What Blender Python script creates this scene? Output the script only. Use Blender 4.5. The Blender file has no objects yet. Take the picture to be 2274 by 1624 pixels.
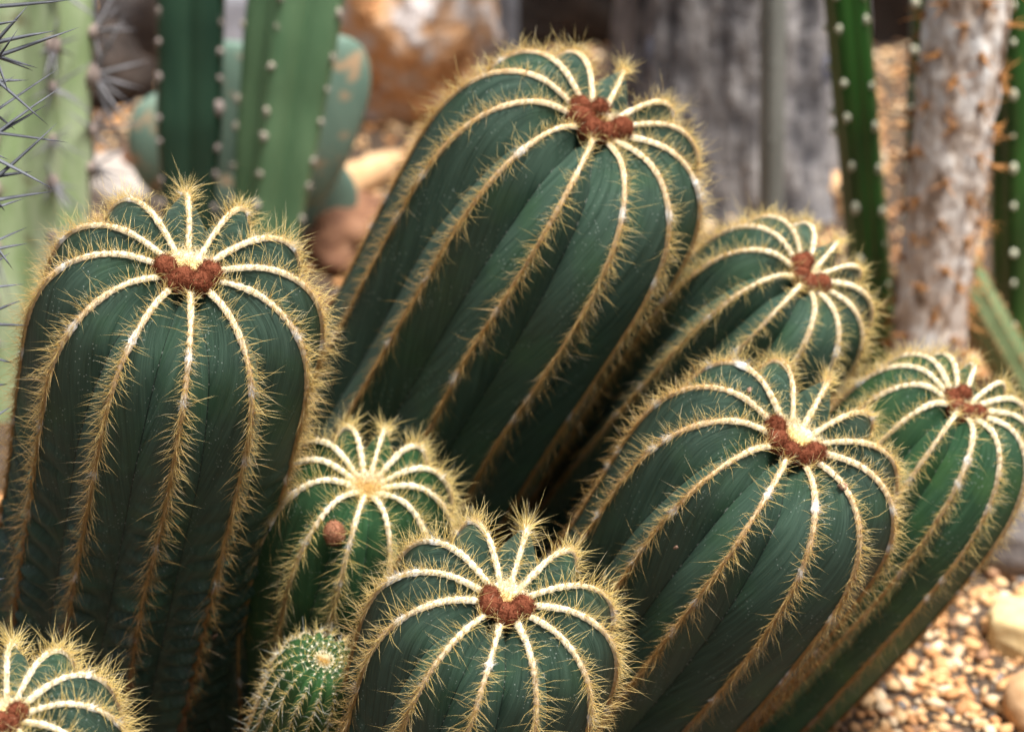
import bpy, math, random
import numpy as np
from mathutils import Vector, Matrix, noise as mnoise

# ------------------------------------------------------------------ camera, sky, sun
PITCH = math.radians(28.0)
CAM = np.array([0.0, 0.0, 0.73])
LENS, SENS = 85.0, 36.0
FWD = np.array([0.0, math.cos(PITCH), -math.sin(PITCH)])
RGT = np.array([1.0, 0.0, 0.0])
UPV = np.array([0.0, math.sin(PITCH), math.cos(PITCH)])
K = SENS / LENS / 2273.0            # metres per photo unit at one metre

sc = bpy.context.scene
COL = sc.collection
cam_d = bpy.data.cameras.new('camera')
cam_d.lens = LENS; cam_d.sensor_width = SENS
cam_d.clip_start = 0.05; cam_d.clip_end = 200.0
cam_d.dof.use_dof = True
cam_d.dof.focus_distance = 0.965
cam_d.dof.aperture_fstop = 8.0
cam_o = bpy.data.objects.new('camera', cam_d)
COL.objects.link(cam_o)
cam_o.location = CAM
cam_o.rotation_euler = (math.pi / 2 - PITCH, 0, 0)
sc.camera = cam_o

SUN_EL, SUN_AZ = math.radians(74), math.radians(125)   # azimuth from +Y towards +X
world = bpy.data.worlds.new('World'); sc.world = world; world.use_nodes = True
wn = world.node_tree
bg = wn.nodes['Background']
sky = wn.nodes.new('ShaderNodeTexSky')
sky.sky_type = 'NISHITA'; sky.sun_disc = False
sky.sun_elevation = SUN_EL; sky.sun_rotation = SUN_AZ
sky.dust_density = 4.0; sky.air_density = 0.7; sky.ozone_density = 0.6
hs = wn.nodes.new('ShaderNodeHueSaturation'); hs.inputs['Saturation'].default_value = 0.6   # thin white cloud
wn.links.new(sky.outputs['Color'], hs.inputs['Color']); wn.links.new(hs.outputs['Color'], bg.inputs['Color'])
bg.inputs['Strength'].default_value = 0.065
sun_d = bpy.data.lights.new('sun', 'SUN')
sun_d.energy = 4.6; sun_d.angle = math.radians(20); sun_d.color = (1.0, 0.985, 0.96)
sun_o = bpy.data.objects.new('sun', sun_d); COL.objects.link(sun_o)
sdir = Vector((math.cos(SUN_EL) * math.sin(SUN_AZ), math.cos(SUN_EL) * math.cos(SUN_AZ), math.sin(SUN_EL)))
sun_o.rotation_euler = sdir.to_track_quat('Z', 'Y').to_euler()
sun_o.location = (0, 0, 5)
vs = sc.view_settings
vs.view_transform = 'Standard'; vs.look = 'None'; vs.gamma = 1.0; vs.use_curve_mapping = False
vs.exposure = 1.08
sc.cycles.use_denoising = True
sc.cycles.max_bounces = 8
sc.cycles.transparent_max_bounces = 8

rng = np.random.default_rng(7)
random.seed(7)


def at(px, py, depth):
    """photo position (0..2273, 0..1624) and distance along the view -> world point"""
    return CAM + FWD * depth + RGT * ((px - 1136.5) * K * depth) + UPV * ((812.0 - py) * K * depth)


def on_ground(px, py, z=0.0):
    d = FWD + RGT * ((px - 1136.5) * K) + UPV * ((812.0 - py) * K)
    return CAM + d * ((z - CAM[2]) / d[2])


def unit(v):
    v = np.asarray(v, float)
    return v / np.maximum(np.linalg.norm(v, axis=-1, keepdims=True), 1e-12)


def sstep(a, b, x):
    t = np.clip((x - a) / (b - a), 0, 1)
    return t * t * (3 - 2 * t)


# ------------------------------------------------------------------ mesh helpers
def mk(name, verts, tris=None, quads=None, mat=None, parent=None, smooth=True, col=None, uv=None, kind=None, link=True):
    verts = np.ascontiguousarray(verts, np.float32)
    me = bpy.data.meshes.new(name)
    nt = 0 if tris is None else len(tris)
    nq = 0 if quads is None else len(quads)
    loops = np.concatenate([np.asarray(a, np.int32).ravel() for a in (tris, quads) if a is not None and len(a)])
    me.vertices.add(len(verts)); me.vertices.foreach_set('co', verts.ravel())
    me.loops.add(len(loops)); me.loops.foreach_set('vertex_index', loops)
    me.polygons.add(nt + nq)
    st = np.concatenate([np.arange(nt) * 3, nt * 3 + np.arange(nq) * 4]).astype(np.int32)
    me.polygons.foreach_set('loop_start', st)
    me.update(calc_edges=True)
    me.polygons.foreach_set('use_smooth', np.full(nt + nq, bool(smooth)))
    if col is not None:
        c = np.ones((len(verts), 4), np.float32); c[:, :3] = np.clip(col, 0, 1)
        at_ = me.attributes.new('tint', 'FLOAT_COLOR', 'POINT'); at_.data.foreach_set('color', c.ravel())
    if uv is not None:
        ul = me.uv_layers.new(name='UVMap')
        ul.data.foreach_set('uv', np.ascontiguousarray(uv, np.float32)[loops].ravel())
    if mat is not None:
        me.materials.append(mat)
    me.validate()
    o = bpy.data.objects.new(name, me)
    if link:
        COL.objects.link(o)
    if parent is not None:
        o.parent = parent
    if kind:
        o['kind'] = kind
    return o


def thing(name, label, cat, loc, group=None):
    o = bpy.data.objects.new(name, None)
    o.empty_display_size = 0.02
    COL.objects.link(o); o.location = loc
    o['label'] = label; o['category'] = cat
    if group:
        o['group'] = group
    return o


def tag(o, label, cat, group=None):
    o['label'] = label; o['category'] = cat
    if group:
        o['group'] = group
    return o


def grid_quads(nr, nc, wrap=False):
    i = np.arange(nr - 1)[:, None]
    j = np.arange(nc if wrap else nc - 1)[None, :]
    j2 = (j + 1) % nc
    a = i * nc + j; b = i * nc + j2; c = (i + 1) * nc + j2; d = (i + 1) * nc + j
    return np.stack([a, b, c, d], -1).reshape(-1, 4)


def hairs(base, mid, tip, rad, cbase, ctip, fine=False):
    """three-sided tapered bristles along a smooth arc base - mid - tip"""
    n = len(base)
    if not fine:
        ax = unit(tip - base)
        ref = np.where(np.abs(ax[:, 2:3]) < 0.9, np.array([[0, 0, 1.0]]), np.array([[1.0, 0, 0]]))
        s1 = unit(np.cross(ax, ref)); s2 = np.cross(ax, s1)
        rad = np.broadcast_to(np.asarray(rad, float).reshape(-1, 1), (n, 1))
        V = np.zeros((n, 7, 3)); C = np.zeros((n, 7, 3))
        for k in range(3):
            a = 2 * math.pi * k / 3
            off = s1 * math.cos(a) + s2 * math.sin(a)
            V[:, k] = base + off * rad; V[:, 3 + k] = mid + off * rad * 0.74
            C[:, k] = cbase; C[:, 3 + k] = 0.5 * (cbase + ctip)
        V[:, 6] = tip; C[:, 6] = ctip
        t = []
        for k in range(3):
            q = (k + 1) % 3
            t += [[k, q, 3 + q], [k, 3 + q, 3 + k], [3 + k, 3 + q, 6]]
        T = (np.arange(n)[:, None, None] * 7 + np.array(t)[None]).reshape(-1, 3)
        return V.reshape(-1, 3), T, C.reshape(-1, 3)
    m1 = base * 0.22 + mid * 0.89 - tip * 0.11
    m2 = -base * 0.11 + mid * 0.89 + tip * 0.22
    ax = unit(tip - base)
    ref = np.where(np.abs(ax[:, 2:3]) < 0.9, np.array([[0, 0, 1.0]]), np.array([[1.0, 0, 0]]))
    s1 = unit(np.cross(ax, ref)); s2 = np.cross(ax, s1)
    rad = np.broadcast_to(np.asarray(rad, float).reshape(-1, 1), (n, 1))
    V = np.zeros((n, 10, 3)); C = np.zeros((n, 10, 3))
    for k in range(3):
        a = 2 * math.pi * k / 3
        off = s1 * math.cos(a) + s2 * math.sin(a)
        V[:, k] = base + off * rad
        V[:, 3 + k] = m1 + off * rad * 0.85
        V[:, 6 + k] = m2 + off * rad * 0.58
        C[:, k] = cbase; C[:, 3 + k] = 0.67 * cbase + 0.33 * ctip; C[:, 6 + k] = 0.33 * cbase + 0.67 * ctip
    V[:, 9] = tip; C[:, 9] = ctip
    t = []
    for k in range(3):
        q = (k + 1) % 3
        t += [[k, q, 3 + q], [k, 3 + q, 3 + k], [3 + k, 3 + q, 6 + q], [3 + k, 6 + q, 6 + k], [6 + k, 6 + q, 9]]
    T = (np.arange(n)[:, None, None] * 10 + np.array(t)[None]).reshape(-1, 3)
    return V.reshape(-1, 3), T, C.reshape(-1, 3)


def blades(base, tip, w, c):
    """one-face wisps of wool"""
    n = len(base)
    ax = unit(tip - base)
    s = unit(np.cross(ax, unit(rng.normal(size=(n, 3)))))
    V = np.stack([base + s * w, base - s * w, tip], 1).reshape(-1, 3)
    T = np.arange(n * 3).reshape(-1, 3)
    return V, T, np.repeat(c, 3, axis=0)


def join(parts):
    V, T, C, o = [], [], [], 0
    for v, t, c in parts:
        V.append(v); T.append(t + o); C.append(c); o += len(v)
    return np.concatenate(V), np.concatenate(T), np.concatenate(C)


def vnoise(p, scale, seed=0.0):
    off = Vector((seed * 13.7, seed * 7.1, seed * 3.3))
    return np.array([mnoise.noise(Vector(q) * scale + off) for q in p])


def ico(sub):
    import bmesh
    bm = bmesh.new(); bmesh.ops.create_icosphere(bm, subdivisions=sub, radius=1.0)
    v = np.array([x.co[:] for x in bm.verts]); f = np.array([[x.index for x in q.verts] for q in bm.faces])
    bm.free()
    return v, f


ICO = {s: ico(s) for s in (1, 2, 3, 4, 5)}


# ------------------------------------------------------------------ materials
def new_mat(name):
    m = bpy.data.materials.new(name); m.use_nodes = True
    nt = m.node_tree
    return m, nt, nt.nodes['Principled BSDF'], nt.nodes['Material Output']


def N(nt, kind, **kw):
    n = nt.nodes.new(kind)
    for k, v in kw.items():
        if k in n.inputs.keys() if hasattr(n.inputs, 'keys') else False:
            n.inputs[k].default_value = v
        else:
            setattr(n, k, v)
    return n


def ramp(nt, fac, stops):
    r = nt.nodes.new('ShaderNodeValToRGB')
    el = r.color_ramp.elements
    while len(el) < len(stops):
        el.new(0.5)
    for e, (p, c) in zip(el, stops):
        e.position = p; e.color = (*c, 1) if len(c) == 3 else c
    if fac is not None:
        nt.links.new(fac, r.inputs[0])
    return r


def mixc(nt, fac, a, b, mode='MIX'):
    m = nt.nodes.new('ShaderNodeMix'); m.data_type = 'RGBA'; m.blend_type = mode
    for sock, v in ((m.inputs[0], fac), (m.inputs[6], a), (m.inputs[7], b)):
        if hasattr(v, 'links'):
            nt.links.new(v, sock)
        else:
            sock.default_value = v if isinstance(v, (int, float)) else (*v, 1)
    return m.outputs[2]


def math_n(nt, op, a, b=0.0, c=None):
    m = nt.nodes.new('ShaderNodeMath'); m.operation = op
    for s, v in zip(m.inputs, (a, b, c)):
        if v is None:
            continue
        if hasattr(v, 'links'):
            nt.links.new(v, s)
        else:
            s.default_value = v
    return m.outputs[0]


def skin_material(name, dark, light, bright, spec_rough=0.48):
    m, nt, p, out = new_mat(name)
    L = nt.links.new
    uv = N(nt, 'ShaderNodeUVMap'); sep = N(nt, 'ShaderNodeSeparateXYZ'); L(uv.outputs[0], sep.inputs[0])
    u, v = sep.outputs[0], sep.outputs[1]
    fu = math_n(nt, 'FRACT', u)
    d = math_n(nt, 'ABSOLUTE', math_n(nt, 'SUBTRACT', fu, 0.5))          # 0 ridge, 0.5 groove
    # streaks run from the ridge slanting down to the groove
    side_id = math_n(nt, 'FLOOR', math_n(nt, 'MULTIPLY', u, 2.0))
    wv = math_n(nt, 'ADD', math_n(nt, 'MULTIPLY_ADD', d, 16.0, math_n(nt, 'MULTIPLY', v, -95.0)), math_n(nt, 'MULTIPLY', side_id, 17.3))
    cmb = N(nt, 'ShaderNodeCombineXYZ'); L(wv, cmb.inputs[0]); L(math_n(nt, 'MULTIPLY', v, 22.0), cmb.inputs[1])
    n1 = N(nt, 'ShaderNodeTexNoise'); L(cmb.outputs[0], n1.inputs['Vector']); n1.inputs['Scale'].default_value = 1.0
    n1.inputs['Detail'].default_value = 5; n1.inputs['Roughness'].default_value = 0.62; n1.inputs['Distortion'].default_value = 0.25
    cmb2 = N(nt, 'ShaderNodeCombineXYZ'); L(math_n(nt, 'MULTIPLY', wv, 3.1), cmb2.inputs[0]); L(math_n(nt, 'MULTIPLY', v, 30.0), cmb2.inputs[1])
    n2 = N(nt, 'ShaderNodeTexNoise'); L(cmb2.outputs[0], n2.inputs['Vector']); n2.inputs['Detail'].default_value = 4; n2.inputs['Scale'].default_value = 1.0
    tc = N(nt, 'ShaderNodeTexCoord')
    n3 = N(nt, 'ShaderNodeTexNoise'); L(tc.outputs['Object'], n3.inputs['Vector']); n3.inputs['Scale'].default_value = 38; n3.inputs['Detail'].default_value = 4
    f = math_n(nt, 'ADD', math_n(nt, 'MULTIPLY', n1.outputs[0], 0.6), math_n(nt, 'MULTIPLY', n2.outputs[0], 0.4))
    base = ramp(nt, f, [(0.32, dark), (0.50, tuple(0.5 * (a + b) for a, b in zip(dark, light))), (0.70, light)]).outputs[0]
    g = ramp(nt, n3.outputs[0], [(0.5, (0, 0, 0)), (0.78, (1, 1, 1))]).outputs[0]
    base = mixc(nt, math_n(nt, 'MULTIPLY', g, 0.45), base, bright)
    # dust and pale flecks
    vo = N(nt, 'ShaderNodeTexVoronoi'); L(tc.outputs['Object'], vo.inputs['Vector']); vo.inputs['Scale'].default_value = 520; vo.inputs['Randomness'].default_value = 1.0
    sp = math_n(nt, 'LESS_THAN', vo.outputs['Distance'], 0.16)
    n4 = N(nt, 'ShaderNodeTexNoise'); L(tc.outputs['Object'], n4.inputs['Vector']); n4.inputs['Scale'].default_value = 60; n4.inputs['Detail'].default_value = 3
    sp = math_n(nt, 'MULTIPLY', sp, ramp(nt, n4.outputs[0], [(0.48, (0, 0, 0)), (0.62, (1, 1, 1))]).outputs[0])
    base = mixc(nt, math_n(nt, 'MULTIPLY', sp, 0.75), base, (0.34, 0.38, 0.33))
    # thin seam at the groove: dark line with flecks
    seam = math_n(nt, 'GREATER_THAN', d, 0.489)
    n5 = N(nt, 'ShaderNodeTexNoise'); L(tc.outputs['Object'], n5.inputs['Vector']); n5.inputs['Scale'].default_value = 700
    fleck = ramp(nt, n5.outputs[0], [(0.60, (0.012, 0.02, 0.014)), (0.66, (0.25, 0.25, 0.22))]).outputs[0]
    base = mixc(nt, math_n(nt, 'MULTIPLY', seam, 0.8), base, fleck)
    L(base, p.inputs['Base Color'])
    rr = ramp(nt, n1.outputs[0], [(0.3, (spec_rough - 0.06,) * 3), (0.7, (spec_rough + 0.12,) * 3)]).outputs[0]
    L(rr, p.inputs['Roughness'])
    p.inputs['Specular IOR Level'].default_value = 0.5
    bm = N(nt, 'ShaderNodeBump'); bm.inputs['Strength'].default_value = 0.35; bm.inputs['Distance'].default_value = 0.0012
    L(math_n(nt, 'ADD', f, math_n(nt, 'MULTIPLY', n4.outputs[0], 0.35)), bm.inputs['Height'])
    L(bm.outputs[0], p.inputs['Normal'])
    return m


def tint_material(name, rough=0.6, transl=0.3, spec=0.3, bump=None):
    """colour from the piece's own tint; light passes partly through thin bristles"""
    m, nt, p, out = new_mat(name)
    a = N(nt, 'ShaderNodeAttribute', attribute_name='tint')
    L = nt.links.new
    L(a.outputs['Color'], p.inputs['Base Color'])
    p.inputs['Roughness'].default_value = rough
    p.inputs['Specular IOR Level'].default_value = spec
    if bump:
        tc = N(nt, 'ShaderNodeTexCoord')
        n = N(nt, 'ShaderNodeTexNoise'); L(tc.outputs['Object'], n.inputs['Vector']); n.inputs['Scale'].default_value = bump[0]; n.inputs['Detail'].default_value = 4
        b = N(nt, 'ShaderNodeBump'); b.inputs['Strength'].default_value = bump[1]; b.inputs['Distance'].default_value = bump[2]
        L(n.outputs[0], b.inputs['Height']); L(b.outputs[0], p.inputs['Normal'])
    if transl > 0:
        t = N(nt, 'ShaderNodeBsdfTranslucent'); L(a.outputs['Color'], t.inputs['Color'])
        mx = N(nt, 'ShaderNodeMixShader'); mx.inputs[0].default_value = transl
        L(p.outputs[0], mx.inputs[1]); L(t.outputs[0], mx.inputs[2]); L(mx.outputs[0], out.inputs['Surface'])
    return m


def rock_material(name, stops, scale=30, bump=0.6, dist=0.004, rough=0.85, stretch=(1, 1, 1), fine=4.0):
    m, nt, p, out = new_mat(name)
    L = nt.links.new
    tc = N(nt, 'ShaderNodeTexCoord'); mp = N(nt, 'ShaderNodeMapping'); mp.inputs['Scale'].default_value = stretch
    L(tc.outputs['Object'], mp.inputs['Vector'])
    n = N(nt, 'ShaderNodeTexNoise'); L(mp.outputs[0], n.inputs['Vector']); n.inputs['Scale'].default_value = scale; n.inputs['Detail'].default_value = 8; n.inputs['Roughness'].default_value = 0.6
    n2 = N(nt, 'ShaderNodeTexNoise'); L(mp.outputs[0], n2.inputs['Vector']); n2.inputs['Scale'].default_value = scale * fine; n2.inputs['Detail'].default_value = 6
    f = math_n(nt, 'ADD', math_n(nt, 'MULTIPLY', n.outputs[0], 0.7), math_n(nt, 'MULTIPLY', n2.outputs[0], 0.3))
    L(ramp(nt, f, stops).outputs[0], p.inputs['Base Color'])
    p.inputs['Roughness'].default_value = rough
    p.inputs['Specular IOR Level'].default_value = 0.25
    b = N(nt, 'ShaderNodeBump'); b.inputs['Strength'].default_value = bump; b.inputs['Distance'].default_value = dist
    L(f, b.inputs['Height']); L(b.outputs[0], p.inputs['Normal'])
    return m


M_SKIN = skin_material('cactus_skin', (0.014, 0.032, 0.020), (0.058, 0.104, 0.070), (0.042, 0.108, 0.038))
M_SKIN_BRIGHT = skin_material('young_cactus_skin', (0.012, 0.044, 0.015), (0.042, 0.112, 0.044), (0.060, 0.165, 0.030))
M_SKIN_MOTTLED = skin_material('mottled_cactus_skin', (0.012, 0.042, 0.017), (0.042, 0.105, 0.048), (0.075, 0.165, 0.035))
M_SKIN_YOUNG = skin_material('seedling_cactus_skin', (0.014, 0.050, 0.012), (0.040, 0.112, 0.030), (0.065, 0.165, 0.030))
M_SPINE = tint_material('bristle', 0.42, 0.30, 0.45)
M_WOOL = tint_material('wool', 0.95, 0.15, 0.03, bump=(700, 0.4, 0.0010))
M_FUZZ = tint_material('wool_wisps', 0.95, 0.5, 0.02)
M_BUD = tint_material('bud_wool', 0.95, 0.10, 0.05, bump=(1100, 1.0, 0.001))


# ------------------------------------------------------------------ ribbed ball cactus
PROFILE = np.array([  # (radius, depth below the shoulder) in units of R
    (0.015, 0.150), (0.10, 0.125), (0.20, 0.072), (0.33, 0.022), (0.48, 0.0), (0.64, 0.045), (0.79, 0.165),
    (0.90, 0.35), (0.965, 0.58), (0.995, 0.85), (1.0, 1.15), (1.0, 1.7), (0.99, 2.3)])


def spline(pts, n, t_end=None):
    pts = np.asarray(pts, float)
    P = np.vstack([2 * pts[0] - pts[1], pts, 2 * pts[-1] - pts[-2]])
    out = []
    for i in range(1, len(P) - 2):
        t = np.linspace(0, 1, 24, endpoint=False)[:, None]
        a, b, c, d = P[i - 1], P[i], P[i + 1], P[i + 2]
        out.append(0.5 * ((2 * b) + (c - a) * t + (2 * a - 5 * b + 4 * c - d) * t ** 2 + (3 * b - a - 3 * c + d) * t ** 3))
    out = np.vstack(out + [P[-2][None]])
    s = np.concatenate([[0], np.cumsum(np.linalg.norm(np.diff(out, axis=0), axis=1))])
    si = np.linspace(0, s[-1], n)
    return np.stack([np.interp(si, s, out[:, k]) for k in range(out.shape[1])], 1), si


def barrel(label, apex, depth, rpx, ang, e, nrib=12, phase=0.0, base_r=0.62, dome=1.0, bend=0.0, buds=(), bud_r=0.09,
           skin=None, spine_len=0.0135, spine_n=20, curl=0.15, brown=0.5, crease=0.0, dmax=0.235, rows_mm=1.4, nphi=14,
           areole_mm=3.7, white=0.0, droop=0.0, wool_w=0.00115, dotted=False, crown_col=(0.86, 0.66, 0.30), seed=1, spine_r=0.000085,
           name='ball_cactus', group='ribbed ball cacti of one clump', bare=False):
    global rng
    rng = np.random.default_rng(1000 + seed)
    R = rpx * K * depth
    ang = math.radians(ang); e = math.radians(e)
    ap = at(apex[0], apex[1], depth)
    d0 = unit(math.cos(e) * (UPV * math.cos(ang) + RGT * math.sin(ang)) - FWD * math.sin(e))
    # direction at the foot, bent back towards upright / sideways
    d1 = unit(d0 + np.array([-d0[0], -d0[1], 0]) * bend)
    top = ap + d0 * 0.13 * R * dome
    # axis integrated downwards until it meets the ground
    S = [0.0]; Cn = [top.copy()]; D = [d0.copy()]
    ds = 0.002
    Lest = top[2] / max(0.3, 0.5 * (d0[2] + d1[2]))
    while Cn[-1][2] > -0.012 and S[-1] < 0.7:
        t = min(1.0, S[-1] / Lest)
        dd = unit(d0 * (1 - t) + d1 * t)
        Cn.append(Cn[-1] - dd * ds); S.append(S[-1] + ds); D.append(dd)
    S = np.array(S); Cn = np.array(Cn); D = np.array(D)
    L = S[-1]
    base = np.array([Cn[-1][0], Cn[-1][1], 0.0])
    prof = PROFILE.copy(); prof[:, 1] *= dome
    tail_top = prof[-1, 1]
    LR = L / R
    if LR > tail_top + 0.5:
        tl = np.linspace(0, 1, 5)[1:]
        tail = np.stack([0.99 + (base_r - 0.99) * tl ** 1.3, tail_top + (LR - tail_top) * tl], 1)
        prof = np.vstack([prof, tail])
    else:
        prof = prof[prof[:, 1] < LR - 0.25]
        prof = np.vstack([prof, [[prof[-1, 0] * 0.88, LR]]])
    plen = np.sum(np.linalg.norm(np.diff(prof, axis=0), axis=1)) * R
    nrow = int(plen / (rows_mm * 0.001))
    P, s = spline(prof, nrow)
    P = P * R; s = s * R
    tan2 = unit(np.gradient(P, axis=0)); nor2 = np.stack([tan2[:, 1], -tan2[:, 0]], 1)   # outward: (rho, depth)
    nor2 = np.stack([tan2[:, 1], -tan2[:, 0]], 1)
    # centre line / frame for each row
    dep = P[:, 1]
    cx = np.stack([np.interp(dep, S, Cn[:, k]) for k in range(3)], 1)
    cx += np.where(dep[:, None] < 0, -dep[:, None] * d0[None], 0)
    ax = unit(np.stack([np.interp(dep, S, D[:, k]) for k in range(3)], 1))
    tocam = unit(CAM - ap)
    Yv = unit(tocam[None] - ax * (ax @ tocam)[:, None])     # azimuth 0 looks towards the lens
    Xv = np.cross(Yv, ax)                                    # towards picture right
    rel = s / s[-1]
    Dg = R * dmax * (0.56 + 0.44 * sstep(1.3, 0.35, dep / R)) * sstep(0.0, 0.42, P[:, 0] / R * 0.95 + 0.02)

    def ring(off, az, rows):
        """points displaced inwards by off from the ridge surface at azimuth az"""
        rho = P[rows, 0] - nor2[rows, 0] * off
        dz = -nor2[rows, 1] * off      # change of depth
        dirv = Yv[rows] * np.cos(az)[..., None] + Xv[rows] * np.sin(az)[..., None]
        return cx[rows] + dirv * rho[..., None] - ax[rows] * dz[..., None]

    verts, uvs, quads = [], [], []
    vo = 0
    wob = rng.normal(0, 0.035, nrib)
    az0 = 2 * math.pi * (np.arange(nrib) + phase + wob) / nrib
    azg = np.array([0.5 * (az0[k] + (az0[k + 1] if k + 1 < nrib else az0[0] + 2 * math.pi)) for k in range(nrib)])
    sway = [rng.normal(0, 0.012, 3) for _ in range(nrib)]
    def sw(k, sarr):
        a = sway[k]
        return (a[0] * np.sin(sarr / 0.05 + a[1] * 200) + a[2] * np.sin(sarr / 0.023 + a[0] * 300)) * sstep(0.1, 0.5, rel)
    ridge_pts, ridge_n, ridge_t, ridge_s = [], [], [], []
    rows = np.arange(nrow)
    for k in range(nrib):
        gL = azg[k - 1] - (2 * math.pi if k == 0 else 0); gR = azg[k]
        jit = rng.uniform(0.8, 1.2, 40); cphase = rng.uniform(0, 1, 2)
        cols = []
        for j in range(nphi + 1):
            q = -1 + 2 * j / nphi                       # -1 left groove, 0 ridge, 1 right groove
            q = math.copysign(abs(q) ** 1.12, q)
            aq = abs(q)
            az = az0[k] + sw(k, s) + ((gR - az0[k]) * q if q > 0 else (az0[k] - gL) * q) * (1 - 0.0)
            az = az - sw(k, s) * aq
            off = Dg * aq ** 1.10
            if crease > 0:
                side = 0 if q < 0 else 1
                lam = 0.0125
                ph = s / lam + cphase[side] + 0.45 * np.sin(s / 0.031 + k * 2.1 + side) - 0.85 * aq ** 1.5
                fr = ph - np.floor(ph)
                idx = (np.floor(ph).astype(int) * 7 + k * 3 + side * 11) % 40
                saw = np.where(fr < 0.85, (fr / 0.85) ** 1.6, (1 - fr) / 0.15)
                amp = crease * 0.0085 * sstep(0.24, 0.52, rel) * (jit[idx] - 0.75) * 2.2 * (math.sin(math.pi * min(1, aq * 1.05 + 0.10)) ** 0.8)
                off = off + amp * (saw - 0.5)
            cols.append(ring(off, az, rows))
            if j == nphi // 2:
                pass
        G = np.stack(cols, 1)                            # rows x (nphi+1)
        n1 = nphi + 1
        verts.append(G.reshape(-1, 3))
        uu = np.broadcast_to((k * 3.0 + np.linspace(0, 1, n1))[None] * 1.0, (nrow, n1))
        uu = np.clip(np.linspace(0, 1, n1), 0.002, 0.998)[None] + k + np.zeros((nrow, 1))
        vv = np.broadcast_to(s[:, None], (nrow, n1))
        uvs.append(np.stack([uu, vv + seed * 0.37], -1).reshape(-1, 2))
        quads.append(grid_quads(nrow, n1)[:, ::-1] + vo)
        vo += nrow * n1
        rp = G[:, nphi // 2]
        ridge_pts.append(rp)
        dirv = Yv * np.cos(az0[k]) + Xv * np.sin(az0[k])
        rn = unit(dirv * nor2[:, :1] - ax * nor2[:, 1:2])
        rt = unit(np.gradient(rp, axis=0))
        ridge_n.append(rn); ridge_t.append(rt)
    root = thing(name, label, 'cactus', base, group)
    V = np.concatenate(verts) - base
    mk('body', V, quads=np.concatenate(quads), mat=skin or M_SKIN, parent=root, uv=np.concatenate(uvs))

    # ---- woolly areole strip and its bristles on each rib
    cream = np.array([0.88, 0.79, 0.58]); whitec = np.array([0.90, 0.87, 0.80]); tan = np.array([0.66, 0.40, 0.16])
    rust = np.array([0.27, 0.105, 0.030]); grey = np.array([0.50, 0.43, 0.36])
    yel = np.array([0.68, 0.46, 0.09]); pale = np.array([0.86, 0.71, 0.33]); orange = np.array([0.55, 0.28, 0.06]); dark = np.array([0.26, 0.095, 0.025])
    b0 = 0.55 - 0.40 * brown      # where on the rib the browning is half done

    def wool_col(r_, jitter):
        a = np.clip(r_ + jitter, 0, 1)[:, None]
        c = cream + (tan - cream) * sstep(b0 - 0.42, b0 + 0.02, a)
        c = c + (rust - c) * sstep(b0 + 0.02, b0 + 0.42, a)
        return c

    for k in range(nrib):
        rp, rn, rt = ridge_pts[k] - base, ridge_n[k], ridge_t[k]
        sd = np.cross(rt, rn)
        facing = float(np.mean(rn[: nrow // 2] @ tocam))
        m = max(40, int(s[-1] / 0.0010)); m = min(m, 280)
        i0 = 0.012 * R / 0.06
        si = np.linspace(0.05 * R, s[-1] * 0.985, m)
        ip = lambda A: np.stack([np.interp(si, s, A[:, q]) for q in range(3)], 1)
        p_, n_, t_, d_ = ip(rp), unit(ip(rn)), unit(ip(rt)), unit(ip(sd))
        relm = si / s[-1]
        rho_m = np.interp(si, s, P[:, 0])
        lump = 0.66 + 0.36 * np.abs(np.sin(si / (areole_mm * 0.001) * math.pi + k)) ** 0.7 + 0.30 * vnoise(np.stack([si * 90, np.full(m, k * 1.7 + seed), np.zeros(m)], 1), 1.0) + rng.normal(0, 0.05, m)
        if dotted:
            lump = 0.02 + 1.25 * np.clip(np.sin(si / (areole_mm * 0.001) * math.pi * 2), 0, 1) ** 0.6
        wid = wool_w * (1.18 - 0.76 * sstep(0.04, 0.42, relm)) * lump * min(1.0, R / 0.060 + 0.12)
        wid = np.minimum(wid, rho_m * 0.30 + 0.0006)
        nc = 5
        tw = rng.normal(0, 0.1, (m, nc))
        cols_, G = [], []
        wcol = wool_col(relm, rng.normal(0, 0.03, m))
        # white tufts: a few younger areoles keep fresh felt
        tuft = np.zeros(m)
        for c0 in rng.uniform(0.12, 0.5, 3):
            tuft += np.exp(-((relm - c0) / 0.007) ** 2)
        greyt = (vnoise(np.stack([si * 160, np.full(m, k * 3.3 + seed), np.zeros(m)], 1), 1.0) > 0.12) * sstep(0.4, 0.6, relm)
        wcol = wcol + (whitec - wcol) * np.clip(tuft, 0, 1)[:, None]
        wcol = wcol + (grey - wcol) * (greyt * 0.6)[:, None]
        wid = wid * (1 + 0.35 * np.clip(tuft, 0, 1))
        for j in range(nc):
            a = math.pi * (j / (nc - 1))
            hgt = (0.0002 + 0.62 * wid * math.sin(a)) * (1 + 0.18 * tw[:, j]) - (0.0009 if j in (0, nc - 1) else 0.0) - (0.0005 if dotted else 0.0)
            lat = -math.cos(a) * wid * (1 + 0.12 * tw[:, j])
            G.append(p_ + n_ * hgt[:, None] + d_ * lat[:, None])
            cols_.append(wcol * (1 + 0.10 * tw[:, j])[:, None])
        G = np.stack(G, 1).reshape(-1, 3); CC = np.stack(cols_, 1).reshape(-1, 3)
        strip = mk('areole_row', G, quads=grid_quads(m, nc), mat=M_WOOL, parent=root, col=CC)
        # wisps of felt over the strip
        nw = int(m * (12 if facing > -0.3 else 3))
        ii = rng.integers(0, m, nw)
        if dotted:
            ii = ii[lump[ii] > 0.75]; nw = len(ii)
        th = rng.uniform(-1.25, 1.25, nw)
        radial = n_[ii] * np.cos(th)[:, None] + d_[ii] * np.sin(th)[:, None]
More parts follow.
